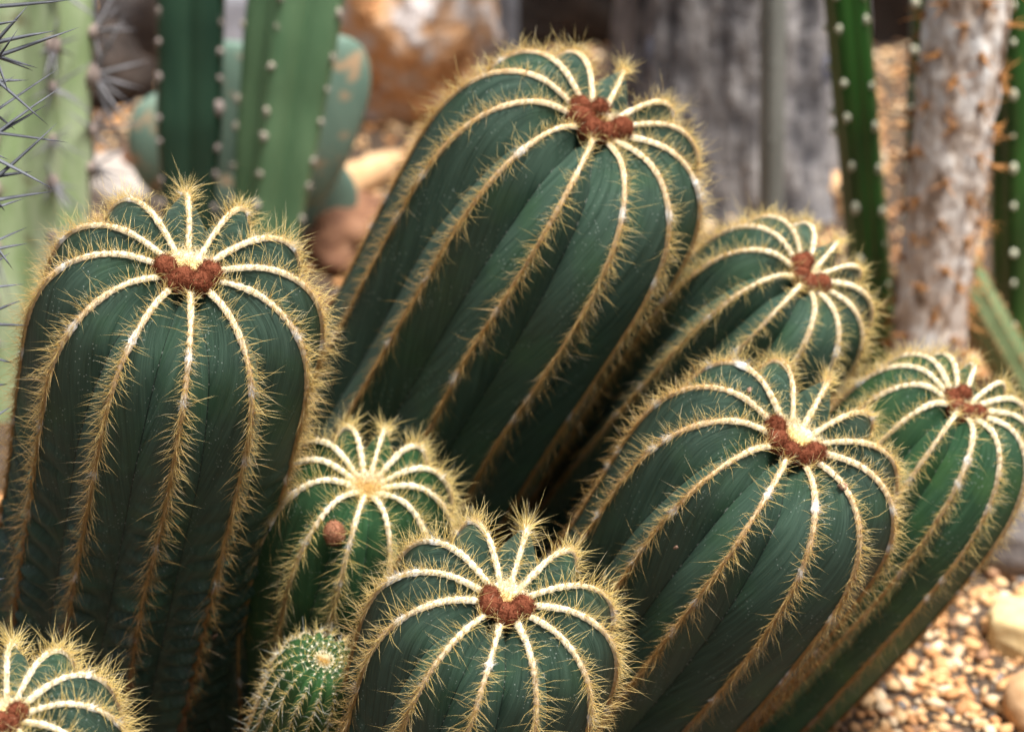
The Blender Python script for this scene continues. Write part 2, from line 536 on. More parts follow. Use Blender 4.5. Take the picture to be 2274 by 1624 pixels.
        bse = p_[ii] + radial * (wid[ii] * 0.72)[:, None]
        dr = unit(radial + t_[ii] * rng.normal(0.25, 0.7, nw)[:, None] + rng.normal(0, 0.25, (nw, 3)))
        ln = rng.uniform(0.0007, 0.0026, nw) * (1 + tuft[ii] * 0.6)
        v1, t1, c1 = blades(bse, bse + dr * ln[:, None], 0.00009, np.clip(wcol[ii] * rng.uniform(0.92, 1.10, (nw, 1)), 0, 0.93))
        mk('felt', v1, tris=t1, mat=M_FUZZ, parent=strip, col=c1, kind='stuff')
        if bare:
            continue
        # bristles
        na = int(s[-1] / (areole_mm * 0.001))
        ns = spine_n if facing > -0.55 else max(4, spine_n // 3)
        sa = np.repeat(np.linspace(0.12 * R, s[-1] * 0.98, na), ns) + rng.normal(0, 0.0006, na * ns)
        f_ = lambda A: np.stack([np.interp(sa, s, A[:, q]) for q in range(3)], 1)
        p2, n2, t2, d2 = f_(rp), unit(f_(rn)), unit(f_(rt)), unit(f_(sd))
        keep = rng.random(len(sa)) < 0.70 + 0.30 * sstep(0.6, 1.5, sa / R)
        if facing < -0.2:
            keep &= sa < 1.9 * R           # the far flanks show only their upper fringe
        keep &= rng.random(len(sa)) < 1.0 - 0.5 * sstep(0.72, 0.9, sa / s[-1])
        sa = sa[keep]; p2, n2, t2, d2 = p2[keep], n2[keep], t2[keep], d2[keep]
        r2 = sa / s[-1]; n = len(sa)
        wl = np.interp(sa, si, wid)
        # each areole: a fan of lateral bristles plus outward ones
        lat = rng.normal(0, 0.85, n); outw = np.abs(rng.normal(0.85, 0.35, n))
        dwn = rng.normal(0.12, 0.42, n) + sstep(0.25, 0.85, r2) * (0.75 + droop)
        inward = sstep(0.40, 0.05, np.interp(sa, s, P[:, 0]) / R)
        outw = outw * (1 - 0.1 * inward)
        app = rng.random(n) < 0.58 * sstep(0.12, 0.45, r2)          # older bristles lie down along the rib
        outw = np.where(app, 0.22, outw); lat = np.where(app, lat * 0.35, lat); dwn = np.where(app, 1.3, dwn)
        dirs = unit(unit(n2 * outw[:, None] + d2 * lat[:, None] + t2 * dwn[:, None]) + np.array([[0, 0, -1.0]]) * (droop * 2.2 * sstep(0.12, 0.5, r2))[:, None])
        ln = spine_len * rng.uniform(0.45, 1.12, n) * (1 - (0.45 - droop) * sstep(0.45, 0.95, r2)) * (0.66 + 0.34 * sstep(0.05, 0.3, r2 * 2))
        ln *= rng.choice([0.55, 0.85, 1.22], n, p=[0.42, 0.43, 0.15])
        b2 = p2 + n2 * (wl * 0.4)[:, None] + d2 * (np.clip(lat, -1, 1) * wl * 0.5)[:, None]
        tip = b2 + dirs * ln[:, None]
        cv = unit(np.cross(dirs, rng.normal(size=(n, 3)))) * (ln * rng.normal(0, curl, n))[:, None]
        mid = b2 + dirs * (ln * 0.5)[:, None] + cv * 0.25
        tip = tip + cv + np.array([[0, 0, -1.0]]) * (ln * 0.06)[:, None]
        a = np.clip(r2 + rng.normal(0, 0.06, n), 0, 1)[:, None]
        cb = yel + (orange - yel) * sstep(b0 - 0.30, b0 + 0.08, a); cb = cb + (dark - cb) * sstep(b0 + 0.08, b0 + 0.42, a)
        ct = pale + (np.array([0.74, 0.50, 0.18]) - pale) * sstep(b0 - 0.2, b0 + 0.2, a)
        ct = ct + (np.array([0.42, 0.18, 0.05]) - ct) * sstep(b0 + 0.18, b0 + 0.5, a)
        if white:
            wmask = (rng.random(n) < white)[:, None]
            ct = np.where(wmask, np.array([0.80, 0.80, 0.72]), ct); cb = np.where(wmask, np.array([0.70, 0.68, 0.55]), cb)
        wm = (rng.random(n) < 0.16)[:, None]
        ct = np.where(wm, 0.5 * ct + 0.5 * np.array([0.88, 0.86, 0.76]), ct)
        v2, t2_, c2 = hairs(b2, mid, tip, spine_r * rng.uniform(0.75, 1.15, n), cb * rng.uniform(0.85, 1.15, (n, 1)), ct)
        mk('bristles', v2, tris=t2_, mat=M_SPINE, parent=strip, col=c2, kind='stuff')

    # ---- felt filling the sunken crown, with curled golden bristles
    cc = ap - base
    X0, Y0 = Xv[0], Yv[0]
    v, f = ICO[3]
    r_c = (0.10 if dotted else 0.155) * R
    nz = 1 + 0.10 * vnoise(v, 3.0, seed)
    pv = (X0[None] * v[:, :1] + Y0[None] * v[:, 1:2]) * r_c * nz[:, None] + d0[None] * (v[:, 2:3] * r_c * 0.30 * nz[:, None])
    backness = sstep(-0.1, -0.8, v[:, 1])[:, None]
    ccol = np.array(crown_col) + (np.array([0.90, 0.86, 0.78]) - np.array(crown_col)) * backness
    crown = mk('crown_felt', cc + pv + d0 * 0.015 * R - Y0 * 0.03 * R, tris=f, mat=M_WOOL, parent=root, col=ccol)
    nh = 700
    th = rng.uniform(0, 2 * math.pi, nh); rr = r_c * np.sqrt(rng.random(nh)) * 1.05
    bse = cc + X0 * (np.cos(th) * rr)[:, None] + Y0 * (np.sin(th) * rr)[:, None] + d0 * (0.04 * R * (1 - (rr / r_c) ** 2 * 0.6))[:, None]
    rad = X0 * np.cos(th)[:, None] + Y0 * np.sin(th)[:, None]
    dr = unit(d0[None] * rng.uniform(0.3, 1.0, nh)[:, None] + rad * rng.normal(0.2, 0.6, nh)[:, None] + rng.normal(0, 0.35, (nh, 3)))
    ln = rng.uniform(0.003, 0.0075, nh) * (R / 0.06)
    cv = unit(np.cross(dr, rng.normal(size=(nh, 3)))) * (ln * 0.3)[:, None]
    bk = sstep(0.3, -0.6, np.sin(th))[:, None]
    c0 = np.array([0.70, 0.42, 0.10]); ch = c0 + (np.array([0.86, 0.72, 0.45]) - c0) * bk
    v1, t1, c1 = hairs(bse, bse + dr * (ln * 0.5)[:, None] + cv, bse + dr * ln[:, None] - cv * 0.4, 0.00013, ch * 0.95, ch)
    mk('crown_bristles', v1, tris=t1, mat=M_SPINE, parent=crown, col=c1, kind='stuff')

    # ---- woolly red-brown flower buds round the crown
    for bi, bb in enumerate(buds):
        bx, by = bb[0], bb[1]
        br = 0.9 * bud_r * R * (bb[2] if len(bb) > 2 else 1.0)
        rad_ = math.hypot(bx, by)
        lift = 0.085 * R + 0.25 * max(0, rad_ - 0.15) * R
        c = cc + X0 * bx * R + Y0 * by * R + d0 * lift
        v, f = ICO[3]
        nz = 1 + 0.20 * vnoise(v, 2.0, seed + bi * 5) + 0.12 * vnoise(v, 4.5, seed + bi)
        pv = (X0[None] * v[:, :1] + Y0[None] * v[:, 1:2]) * br * nz[:, None] + d0[None] * (v[:, 2:3] * br * 1.15 * nz[:, None])
        base_c = np.array([0.18, 0.056, 0.028])
        cl = base_c * (1 + 0.25 * vnoise(v, 4.0, bi + seed))[:, None]
        bud = mk('flower_bud', c + pv, tris=f, mat=M_BUD, parent=root, col=cl)
        nh = 560
        dn = unit(rng.normal(size=(nh, 3))); dn = dn * np.where((dn @ d0) < -0.3, -1, 1)[:, None]
        bs = c + dn * br * 0.97
        dr = unit(dn * 0.7 + rng.normal(0, 0.75, (nh, 3)))
        ln = rng.uniform(0.0010, 0.0030, nh) * (R / 0.06)
        cv = unit(np.cross(dr, rng.normal(size=(nh, 3)))) * (ln * 0.4)[:, None]
        hc = base_c * rng.uniform(0.7, 1.7, (nh, 1))
        v1, t1, c1 = hairs(bs, bs + dr * (ln * .5)[:, None] + cv, bs + dr * ln[:, None] - cv * .5, 0.00011, hc, hc * 1.25)
        mk('bud_fuzz', v1, tris=t1, mat=M_FUZZ, parent=bud, col=c1, kind='stuff')
    return dict(root=root, base=base, R=R, d0=d0, ap=ap, X=X0, Y=Y0, ridge=ridge_pts, rn=ridge_n, s=s)



BUD5 = [(-0.135, 0.06), (-0.085, 0.17, 0.95), (0.02, 0.16, 1.0), (0.075, 0.21, 0.75), (0.155, 0.09, 0.95)]
cact = {}
cact['A'] = barrel('tall dark green ribbed cactus with creased lower skin, beside the long grey spines',
                   (418, 606), 0.985, 336, 19, 45, 12, -0.30, base_r=0.98, dome=0.88, buds=BUD5, crease=1.0, brown=0.55, seed=1, rows_mm=1.2, spine_len=0.0140)
cact['H'] = barrel('squat ribbed cactus with four bud lumps, beside the tiny dotted cactus',
                   (1122, 1336), 0.955, 296, 17, 46, 12, -0.10, base_r=0.95, dome=0.9, crease=0.45, brown=0.38, seed=2, rows_mm=1.5, spine_len=0.0140,
                   buds=[(-0.13, 0.06, 1.05), (-0.03, 0.19, 1.1), (0.095, 0.16, 1.1), (0.13, 0.06, 0.85)])
cact['I'] = barrel('pale-shouldered ribbed cactus with red-brown buds standing in front of the tall creased one',
                   (14, 1592), 0.90, 268, 2, 46, 12, 0.35, base_r=0.75, brown=0.25, seed=3, rows_mm=1.8, spine_len=0.0140,
                   buds=[(-0.10, 0.04), (-0.02, 0.13), (0.06, 0.11, 1.1), (0.12, 0.03)])
cact['D'] = barrel('big leaning ribbed cactus with a dry flake below its golden crown',
                   (1762, 984), 1.02, 322, 27, 44, 12, -0.12, bend=-0.25, base_r=0.9, brown=0.58, seed=4, rows_mm=1.8, curl=0.30, spine_len=0.0118, droop=0.25,
                   buds=[(-0.155, 0.07, 0.9), (-0.115, 0.17, 0.85), (-0.01, 0.20, 0.9), (0.10, 0.19, 1.0), (0.165, 0.07, 0.9)], bud_r=0.088)
cact['B'] = barrel('tallest ribbed cactus, leaning, with a ring of red-brown buds in front of the orange boulder',
                   (1324, 284), 1.085, 334, 32, 40, 12, -0.10, base_r=1.08, brown=0.62, seed=5, rows_mm=2.2, curl=0.32, spine_len=0.0122, droop=0.3,
                   buds=[(-0.14, 0.00), (-0.06, 0.14, 0.9), (0.03, 0.20), (0.12, 0.16, 1.05), (0.165, 0.05, 0.95), (0.05, -0.07, 0.8)], bud_r=0.088)
cact['C'] = barrel('smaller leaning ribbed cactus with red-brown buds wedged behind the big one, below the grey trunk',
                   (1790, 618), 1.12, 224, 40, 45, 12, -0.05, base_r=0.6, brown=0.5, seed=6, rows_mm=2.4, nphi=12, curl=0.3, spine_len=0.0115, droop=0.3, dome=1.1,
                   buds=[(-0.14, 0.02), (-0.04, 0.15), (0.06, 0.16), (0.14, 0.04, 1.1), (0.13, -0.08, 0.8)], bud_r=0.11)
cact['E'] = barrel('narrow bright green ribbed cactus with small red-brown buds leaning over the gravel',
                   (2132, 908), 1.09, 238, 26, 37, 13, 0.1, bend=-0.55, base_r=1.0, brown=0.35, seed=7, rows_mm=2.4, nphi=12, curl=0.25, spine_len=0.0105, skin=M_SKIN_MOTTLED, dome=1.3,
                   buds=[(-0.16, 0.05, 0.9), (-0.06, 0.17), (0.06, 0.17), (0.13, 0.06, 0.9), (0.06, -0.10, 0.9)], bud_r=0.10)
cact['G'] = barrel('small bright ribbed cactus without crown buds, one dry brown fruit on its side',
                   (815, 1082), 1.06, 230, 15, 47, 12, 0.15, base_r=0.9, brown=0.25, seed=8, rows_mm=1.4, nphi=12, spine_len=0.0125, skin=M_SKIN_BRIGHT, dome=1.55,
                   crown_col=(0.48, 0.30, 0.12), wool_w=0.0013)
cact['F'] = barrel('small pale-ribbed cactus mostly hidden between the big leaning and the narrow bright one',
                   (1900, 1130), 1.12, 128, 30, 42, 12, 0.0, base_r=0.6, brown=0.2, seed=10, rows_mm=1.8, nphi=10, curl=0.25, spine_len=0.010, spine_n=9, skin=M_SKIN_BRIGHT, dome=1.2)
cact['K'] = barrel('low dark shaded cactus stub behind the tall creased one, beside the fruit-bearing one',
                   (545, 1300), 1.13, 125, 6, 42, 10, 0.2, base_r=0.95, brown=0.9, seed=11, rows_mm=1.8, nphi=10, spine_len=0.006, spine_n=4, wool_w=0.0010, crease=0.6)
cact['J'] = barrel('tiny round cactus with many dotted ribs and white bristles beside the squat one',
                   (718, 1466), 1.02, 104, 24, 44, 17, 0.3, base_r=0.75, brown=0.3, seed=9, rows_mm=1.4, nphi=8, spine_len=0.0095, spine_n=6, skin=M_SKIN_YOUNG, dmax=0.14,
                   white=0.22, dotted=True, areole_mm=3.4, wool_w=0.00075, crown_col=(0.34, 0.26, 0.12), dome=1.2)

# ------------------------------------------------------------------ the bed: soil, gravel, rocks in place of the back shade
M_SOIL = rock_material('soil', [(0.3, (0.022, 0.015, 0.010)), (0.5, (0.06, 0.040, 0.026)), (0.7, (0.14, 0.09, 0.055))], scale=60, bump=0.8, dist=0.004)
gx = np.linspace(-6, 6, 90); gy = np.linspace(-3, 9, 90)
GX, GY = np.meshgrid(gx, gy)
gv = np.stack([GX.ravel(), GY.ravel(), np.zeros(GX.size)], 1)
g = mk('ground', gv, quads=grid_quads(90, 90), mat=M_SOIL)
g['kind'] = 'structure'

M_PEBBLE = tint_material('pebble', 0.75, 0.0, 0.3, bump=(420, 0.5, 0.001))


def pebbles(name, n, xr, yr, size, sub, seed):
    r = np.random.default_rng(seed)
    v, f = ICO[sub]
    nv = len(v)
    sz = size[0] + (size[1] - size[0]) * r.random(n) ** 1.8
    sc3 = np.stack([sz * r.uniform(0.8, 1.35, n), sz * r.uniform(0.7, 1.1, n), sz * r.uniform(0.45, 0.8, n)], 1)
    jit = 1 + r.normal(0, 0.20, (n, nv, 1))
    V = v[None] * jit * sc3[:, None, :]
    az = r.uniform(0, 2 * math.pi, n); tl = r.normal(0, 0.35, n)
    ca, sa, ct, st = np.cos(az), np.sin(az), np.cos(tl), np.sin(tl)
    x, y, z = V[..., 0], V[..., 1] * ct[:, None] - V[..., 2] * st[:, None], V[..., 1] * st[:, None] + V[..., 2] * ct[:, None]
    V = np.stack([x * ca[:, None] - y * sa[:, None], x * sa[:, None] + y * ca[:, None], z], -1)
    pos = np.stack([r.uniform(*xr, n), r.uniform(*yr, n), sc3[:, 2] * r.uniform(0.35, 1.0, n)], 1)
    V = V + pos[:, None]
    pal = np.array([(0.60, 0.33, 0.14), (0.66, 0.42, 0.21), (0.48, 0.23, 0.09), (0.68, 0.50, 0.31), (0.28, 0.15, 0.08), (0.20, 0.17, 0.15), (0.56, 0.30, 0.13)])
    c = 0.90 * pal[r.choice(7, n, p=[0.24, 0.2, 0.16, 0.12, 0.1, 0.06, 0.12])] * r.uniform(0.8, 1.2, (n, 1))
    C = np.repeat(c[:, None], nv, 1)
    T = (np.arange(n)[:, None, None] * nv + f[None]).reshape(-1, 3)
    o = mk(name, V.reshape(-1, 3), tris=T, mat=M_PEBBLE, col=C.reshape(-1, 3), kind='stuff')
    return o


tag(pebbles('gravel', 8500, (0.15, 0.48), (0.86, 1.42), (0.0013, 0.0050), 1, 11), 'peach and tan gravel on the bare bed beside the leaning cacti', 'gravel')
tag(pebbles('gravel', 11000, (-0.62, 0.66), (1.34, 2.2), (0.0020, 0.0055), 1, 12), 'orange tan gravel between the columns and rocks at the back of the bed', 'gravel')
tag(pebbles('gravel', 350, (-0.5, 0.2), (0.80, 1.34), (0.0035, 0.008), 1, 13), 'tan gravel under the clump of ribbed cacti', 'gravel')


def rock(name, label, center, size, mat, seed, cat='rock', sub=4, amp=0.28, freq=1.3, rot=0.0, tilt=(0, 0), sink=None, boxy=0.0, base_flat=True):
    v, f = ICO[sub]
    v = v.copy()
    if boxy:
        m_ = np.max(np.abs(v), axis=1, keepdims=True)
        v = v * (1 - boxy) + v / m_ * boxy * 0.85
    n1 = vnoise(v, freq, seed); n2 = vnoise(v, freq * 2.6, seed + 3); n3 = vnoise(v, freq * 7, seed + 5)
    v = v * (1 + amp * n1 + amp * 0.45 * n2 + amp * 0.14 * n3)[:, None]
    v = v * np.array(size)
    Mx = np.array((Matrix.Rotation(rot, 3, 'Z') @ Matrix.Rotation(tilt[0], 3, 'X') @ Matrix.Rotation(tilt[1], 3, 'Y')))
    v = v @ Mx.T
    c = np.array(center, float)
    zmin = -c[2] - 0.008
    v[:, 2] = np.maximum(v[:, 2], zmin)
    o = mk(name, v, tris=f, mat=mat)
    o.location = c
    return tag(o, label, cat)


M_ORANGE = rock_material('orange_rock', [(0.32, (0.14, 0.09, 0.07)), (0.37, (0.58, 0.27, 0.11)), (0.45, (0.76, 0.42, 0.20)), (0.51, (0.72, 0.50, 0.35)), (0.57, (0.74, 0.66, 0.62))], scale=13, bump=1.0, dist=0.02)
M_GREYROCK = rock_material('grey_rock', [(0.3, (0.06, 0.05, 0.05)), (0.55, (0.16, 0.14, 0.13)), (0.75, (0.28, 0.25, 0.24))], scale=14, bump=0.8, dist=0.008)
M_DARKROCK = rock_material('dark_rock', [(0.3, (0.012, 0.010, 0.009)), (0.6, (0.045, 0.032, 0.025)), (0.8, (0.10, 0.06, 0.04))], scale=14, bump=0.8, dist=0.008)  # on the back rocks this near-black colour stands for shade
M_PALE = rock_material('pale_stone', [(0.3, (0.22, 0.18, 0.15)), (0.55, (0.36, 0.31, 0.27)), (0.8, (0.44, 0.40, 0.36))], scale=20, bump=0.5, dist=0.004)
M_SLAB = rock_material('slab_stone', [(0.3, (0.30, 0.30, 0.33)), (0.6, (0.42, 0.42, 0.46)), (0.8, (0.5, 0.5, 0.53))], scale=18, bump=0.3, dist=0.003)
M_DSLAB = rock_material('dark_slab_stone', [(0.3, (0.10, 0.10, 0.11)), (0.6, (0.17, 0.17, 0.185)), (0.8, (0.23, 0.23, 0.25))], scale=18, bump=0.3, dist=0.003)
M_CREAM = rock_material('cream_stone', [(0.3, (0.48, 0.33, 0.14)), (0.55, (0.66, 0.50, 0.26)), (0.8, (0.72, 0.60, 0.38))], scale=24, bump=0.5, dist=0.003)
M_TAN = rock_material('tan_stone', [(0.3, (0.40, 0.22, 0.10)), (0.55, (0.58, 0.36, 0.19)), (0.8, (0.66, 0.48, 0.30))], scale=24, bump=0.5, dist=0.003)
M_RUST = rock_material('rust_stone', [(0.3, (0.09, 0.04, 0.025)), (0.55, (0.20, 0.095, 0.05)), (0.8, (0.30, 0.17, 0.10))], scale=24, bump=0.6, dist=0.004)


def gp(px, py, z=0.0):
    return on_ground(px, py, z)


c = gp(880, 300); rock('boulder', 'large orange boulder with pale lavender crust behind the tallest ribbed cactus', (c[0] + 0.004, c[1] + 0.07, 0.085), (0.074, 0.07, 0.145), M_ORANGE, 21, amp=0.34, freq=1.7, sub=5)
c = gp(290, 255); rock('boulder', 'grey-brown sloping boulder between the pale and the dark green columns', (c[0] - 0.005, c[1] + 0.16, 0.06), (0.085, 0.09, 0.16), M_GREYROCK, 22, amp=0.18, tilt=(0.2, 0.5))
c = gp(235, 250); rock('rock', 'dark brown rock at the foot of the grey-brown boulder', (c[0] - 0.015, c[1] + 0.03, 0.022), (0.05, 0.035, 0.04), M_DARKROCK, 23)
c = gp(225, 110); rock('rock', 'small ochre stone lying on the dark brown rock', (c[0] - 0.01, c[1] - 0.09, 0.068), (0.022, 0.018, 0.012), M_TAN, 24, cat='stone')
c = gp(255, 440); rock('rock', 'flat whitish stone lying in the gravel behind the tall creased cactus', (c[0], c[1], 0.010), (0.048, 0.03, 0.022), M_PALE, 25, cat='stone', amp=0.15)
c = gp(345, 430); rock('rock', 'rust-coloured stone at the foot of the dark green column', (c[0], c[1], 0.02), (0.028, 0.022, 0.028), M_RUST, 26, cat='stone')
c = gp(745, 425); rock('rock', 'long pale tan stone lying slantwise beside the green column', (c[0] + 0.003, c[1] - 0.02, 0.010), (0.085, 0.013, 0.013), M_TAN, 27, cat='stone', amp=0.12, rot=0.95)
c = gp(2245, 1445); rock('rock', 'angular cream-yellow stone lying on the open gravel', (c[0] + 0.018, c[1], 0.008), (0.036, 0.019, 0.016), M_CREAM, 28, cat='stone', amp=0.15, rot=-0.5, boxy=0.5)
c = gp(2255, 1275); rock('rock', 'rounded grey stone beside the narrow bright green cactus', (c[0] + 0.012, c[1] + 0.015, 0.016), (0.036, 0.026, 0.028), M_GREYROCK, 29, cat='stone', amp=0.15)
c = gp(2275, 1590); rock('rock', 'smooth brownish tan stone at the edge of the open gravel', (c[0] + 0.008, c[1], 0.008), (0.020, 0.022, 0.018), M_TAN, 30, cat='stone', amp=0.1)
c = gp(770, 590); rock('rock', 'red-brown stone beside the leaning flank of the tallest ribbed cactus', (c[0], c[1] + 0.02, 0.015), (0.035, 0.04, 0.028), M_RUST, 31, cat='stone')
c = gp(1850, 465); rock('rock', 'small pinkish tan stone at the root of the grey trunk', (c[0], c[1], 0.012), (0.017, 0.016, 0.020), M_TAN, 32, cat='stone')


def box(name, label, center, size, mat, rot=0.0, cat='stone block', tilt=0.0, seed=0):
    return rock(name, label, center, size, mat, 60 + seed, cat=cat, sub=4, amp=0.03, freq=2.0, rot=rot, tilt=(tilt, 0), boxy=0.92)


c = at(527, 60, 2.0); box('edging_stone', 'pale grey upright edging stone seen between the two green columns', (c[0], c[1], c[2] - 0.02), (0.036, 0.03, 0.075), M_SLAB)
c = at(1065, 35, 2.05); box('edging_stone', 'mid grey edging stone beside the orange boulder', (c[0], c[1], c[2] - 0.03), (0.038, 0.03, 0.085), M_DSLAB, seed=1)
for i, (px, w) in enumerate([(180, 0.12), (420, 0.10), (720, 0.11), (1250, 0.13), (1560, 0.11), (1980, 0.12), (2240, 0.1)]):  # rocks added here, coloured dark in place of the shade behind the bed
    c = gp(px, 20)
    lab = ['behind the pale spiny column', 'behind the dark green column', 'behind the mid green column', 'between the grey edging stone and the trunk',
           'behind the grey trunk', 'between the dotted column and the spiny stem', 'behind the spiny stem'][i]
    rock('shade_rock', 'low black-brown rock added for the shade ' + lab, (c[0], 2.03, 0.09), (w, 0.09, 0.20), M_DARKROCK, 70 + i, amp=0.16, boxy=0.4)['group'] = 'dark rocks added for the shade along the back of the bed'


# ------------------------------------------------------------------ columnar cacti and stems behind
def line_to_ground(p_top, p_low, extra=0.12, zfoot=-0.01):
    d = unit(p_top - p_low)
    foot = p_low - d * ((p_low[2] - zfoot) / d[2])
    return foot, p_top + d * extra


def same_y(px1, py1, d1, px2, py2, dy=0.0):
    a = at(px1, py1, d1)
    ray = FWD + RGT * ((px2 - 1136.5) * K) + UPV * ((812.0 - py2) * K)
    b = CAM + ray * ((a[1] + dy) / ray[1])
    return a, b


def simple_skin(name, dark, light, rough=0.4, scale=40, bloom=None):
    m, nt, p, out = new_mat(name)
    L = nt.links.new
    tc = N(nt, 'ShaderNodeTexCoord')
    mp = N(nt, 'ShaderNodeMapping'); mp.inputs['Scale'].default_value = (1, 1, 0.35); L(tc.outputs['Object'], mp.inputs['Vector'])
    n = N(nt, 'ShaderNodeTexNoise'); L(mp.outputs[0], n.inputs['Vector']); n.inputs['Scale'].default_value = scale; n.inputs['Detail'].default_value = 6
    col = ramp(nt, n.outputs[0], [(0.35, dark), (0.65, light)]).outputs[0]
    if bloom:
        n2 = N(nt, 'ShaderNodeTexNoise'); L(tc.outputs['Object'], n2.inputs['Vector']); n2.inputs['Scale'].default_value = bloom[1]; n2.inputs['Detail'].default_value = 5
        col = mixc(nt, ramp(nt, n2.outputs[0], [(bloom[2], (0, 0, 0)), (bloom[2] + 0.1, (1, 1, 1))]).outputs[0], col, bloom[0])
    L(col, p.inputs['Base Color']); p.inputs['Roughness'].default_value = rough
    b = N(nt, 'ShaderNodeBump'); b.inputs['Strength'].default_value = 0.3; b.inputs['Distance'].default_value = 0.002
    L(n.outputs[0], b.inputs['Height']); L(b.outputs[0], p.inputs['Normal'])
    return m


V2, F2 = ICO[2]


def lump_mesh(name, r, mat, colr, seed=0):
    v = V2 * (1 + 0.22 * vnoise(V2, 2.2, seed))[:, None] * np.array([r, r, r * 1.15])
    return mk(name, v, tris=F2, mat=mat, col=np.tile(np.array(colr)[None], (len(v), 1)), link=False).data


def place(name, mesh, loc, parent):
    o = bpy.data.objects.new(name, mesh); COL.objects.link(o); o.parent = parent; o.location = loc
    return o


def column(name, label, a, b, r, nrib, phase, rib_depth, mat, areole_r=0.0025, areole_sp=0.02, areole_col=(0.62, 0.54, 0.46), spine=None,
           taper=1.0, pw=1.0, cat='cactus', group=None, extra=0.15, waist=None, round_top=True, seed=0, sides=(-1.0, 1.0), zfoot=-0.01, vary=0.25):
    r_ = np.random.default_rng(500 + seed)
    foot, top = line_to_ground(a, b, extra, zfoot)
    base = np.array([foot[0], foot[1], max(0.0, foot[2])])
    ax = unit(top - foot); L = np.linalg.norm(top - foot)
    tocam = unit(CAM - 0.5 * (foot + top))
    Y = unit(tocam - ax * (ax @ tocam)); X = np.cross(Y, ax)
    nr = 70; npb = 14
    t = np.linspace(0, 1, nr)
    rad = r * (taper + (1 - taper) * t)
    if waist is not None:
        rad = r * np.interp(t, waist[0], waist[1])
    if round_top:
        rad = rad * np.sqrt(np.clip(1 - np.clip((t - (1 - r / L)) / (r / L), 0, 1) ** 2, 0.0, 1)) + 1e-4
    nc = nrib * npb
    q = (np.arange(nc) / npb + phase)
    fr = np.abs((np.arange(nc) / npb) % 1.0 - 0.0); dd = np.minimum(fr, 1 - fr) * 2   # 0 at ridge
    shape = 1 - rib_depth * dd ** pw
    az = 2 * math.pi * q / nrib
    wav = 1 + 0.012 * np.sin(t * 31 + seed)
    G = foot + ax * (t * L)[:, None, None] + (Y * np.cos(az)[:, None] + X * np.sin(az)[:, None])[None] * (rad * wav)[:, None, None] * shape[None, :, None]
    root = thing(name, label, cat, base, group)
    mk('body', G.reshape(-1, 3) - base, quads=grid_quads(nr, nc, True), mat=mat, parent=root)
    meshes = [lump_mesh('areole', areole_r, M_WOOL, areole_col, seed + i) for i in range(3)]
    for k in range(nrib):
        a_ = 2 * math.pi * (k + phase) / nrib
        nrm = Y * math.cos(a_) + X * math.sin(a_)
        if math.cos(a_) < -0.35:
            continue
        s0 = r_.uniform(0, areole_sp)
        ss = np.arange(s0 + 0.03, L - r * 0.6, areole_sp) + r_.normal(0, areole_sp * 0.16, len(np.arange(s0 + 0.03, L - r * 0.6, areole_sp)))
        for s_ in ss:
            pr = foot + ax * s_ + nrm * (np.interp(s_ / L, t, rad))
            ar = place('areole', meshes[r_.integers(0, 3)], pr - base, root)
            q_ = max(0.45, r_.normal(1.0, vary)); ar.scale = (q_, q_, q_ * r_.uniform(0.9, 1.6))
            if spine:
                n = spine['n']
                dr = unit(nrm[None] * r_.uniform(0.5, 1.1, n)[:, None] + r_.normal(0, 0.75, (n, 3)))
                ln = spine['len'] * r_.uniform(0.4, 1.15, n)
                z0 = np.zeros((n, 3))
                cs = np.array(spine['col']) * r_.uniform(0.75, 1.2, (n, 1))
                ln = ln / q_
                v1, t1, c1 = hairs(z0, dr * (ln * .5)[:, None], dr * ln[:, None], spine['r'], cs, cs * spine.get('tip', 0.8))
                mk('spines', v1, tris=t1, mat=M_SPINE, parent=ar, col=c1, kind='stuff')
    return root, foot, top, ax, X, Y


M_PALEGREEN = simple_skin('pale_column_skin', (0.36, 0.48, 0.22), (0.56, 0.64, 0.40), 0.5, scale=55, bloom=((0.30, 0.30, 0.16), 45, 0.62))
M_DARKCOL = simple_skin('dark_column_skin', (0.016, 0.048, 0.028), (0.030, 0.075, 0.042), 0.45)
M_MIDCOL = simple_skin('mid_column_skin', (0.10, 0.20, 0.095), (0.155, 0.27, 0.135), 0.5)
M_DOTCOL = simple_skin('glossy_column_skin', (0.007, 0.038, 0.006), (0.020, 0.085, 0.012), 0.35)
M_OLIVE = simple_skin('olive_stem_skin', (0.095, 0.14, 0.055), (0.15, 0.20, 0.09), 0.6)
M_GREYSTEM = simple_skin('grey_stem_skin', (0.15, 0.15, 0.13), (0.20, 0.20, 0.175), 0.6)
M_PAD = simple_skin('prickly_pear_skin', (0.10, 0.165, 0.125), (0.16, 0.235, 0.175), 0.5, bloom=((0.36, 0.24, 0.14), 60, 0.56))

GREYSP = dict(n=8, len=0.034, r=0.0009, col=(0.30, 0.29, 0.30), tip=0.75)
a, b = same_y(60, 0, 1.40, 60, 700)
column('column_cactus', 'pale yellow-green spiny column cactus standing behind the long grey spines', a, b, 148 * K * 1.42, 7, 0.58, 0.30, M_PALEGREEN,
       areole_r=0.0036, areole_sp=0.033, areole_col=(0.36, 0.28, 0.24), spine=GREYSP, pw=1.1, seed=1, vary=0.35)
a, b = same_y(424, 0, 1.52, 420, 420)
column('column_cactus', 'dark green column cactus with pinkish areoles behind the tall creased cactus', a, b, 94 * K * 1.55, 4, 0.52, 0.36, M_DARKCOL,
       areole_r=0.0019, areole_sp=0.022, areole_col=(0.36, 0.29, 0.26), pw=1.2, seed=2, waist=([0, 0.18, 0.4, 1], [0.62, 0.78, 0.98, 1.0]), spine=dict(n=4, len=0.006, r=0.0004, col=(0.5, 0.42, 0.36)))
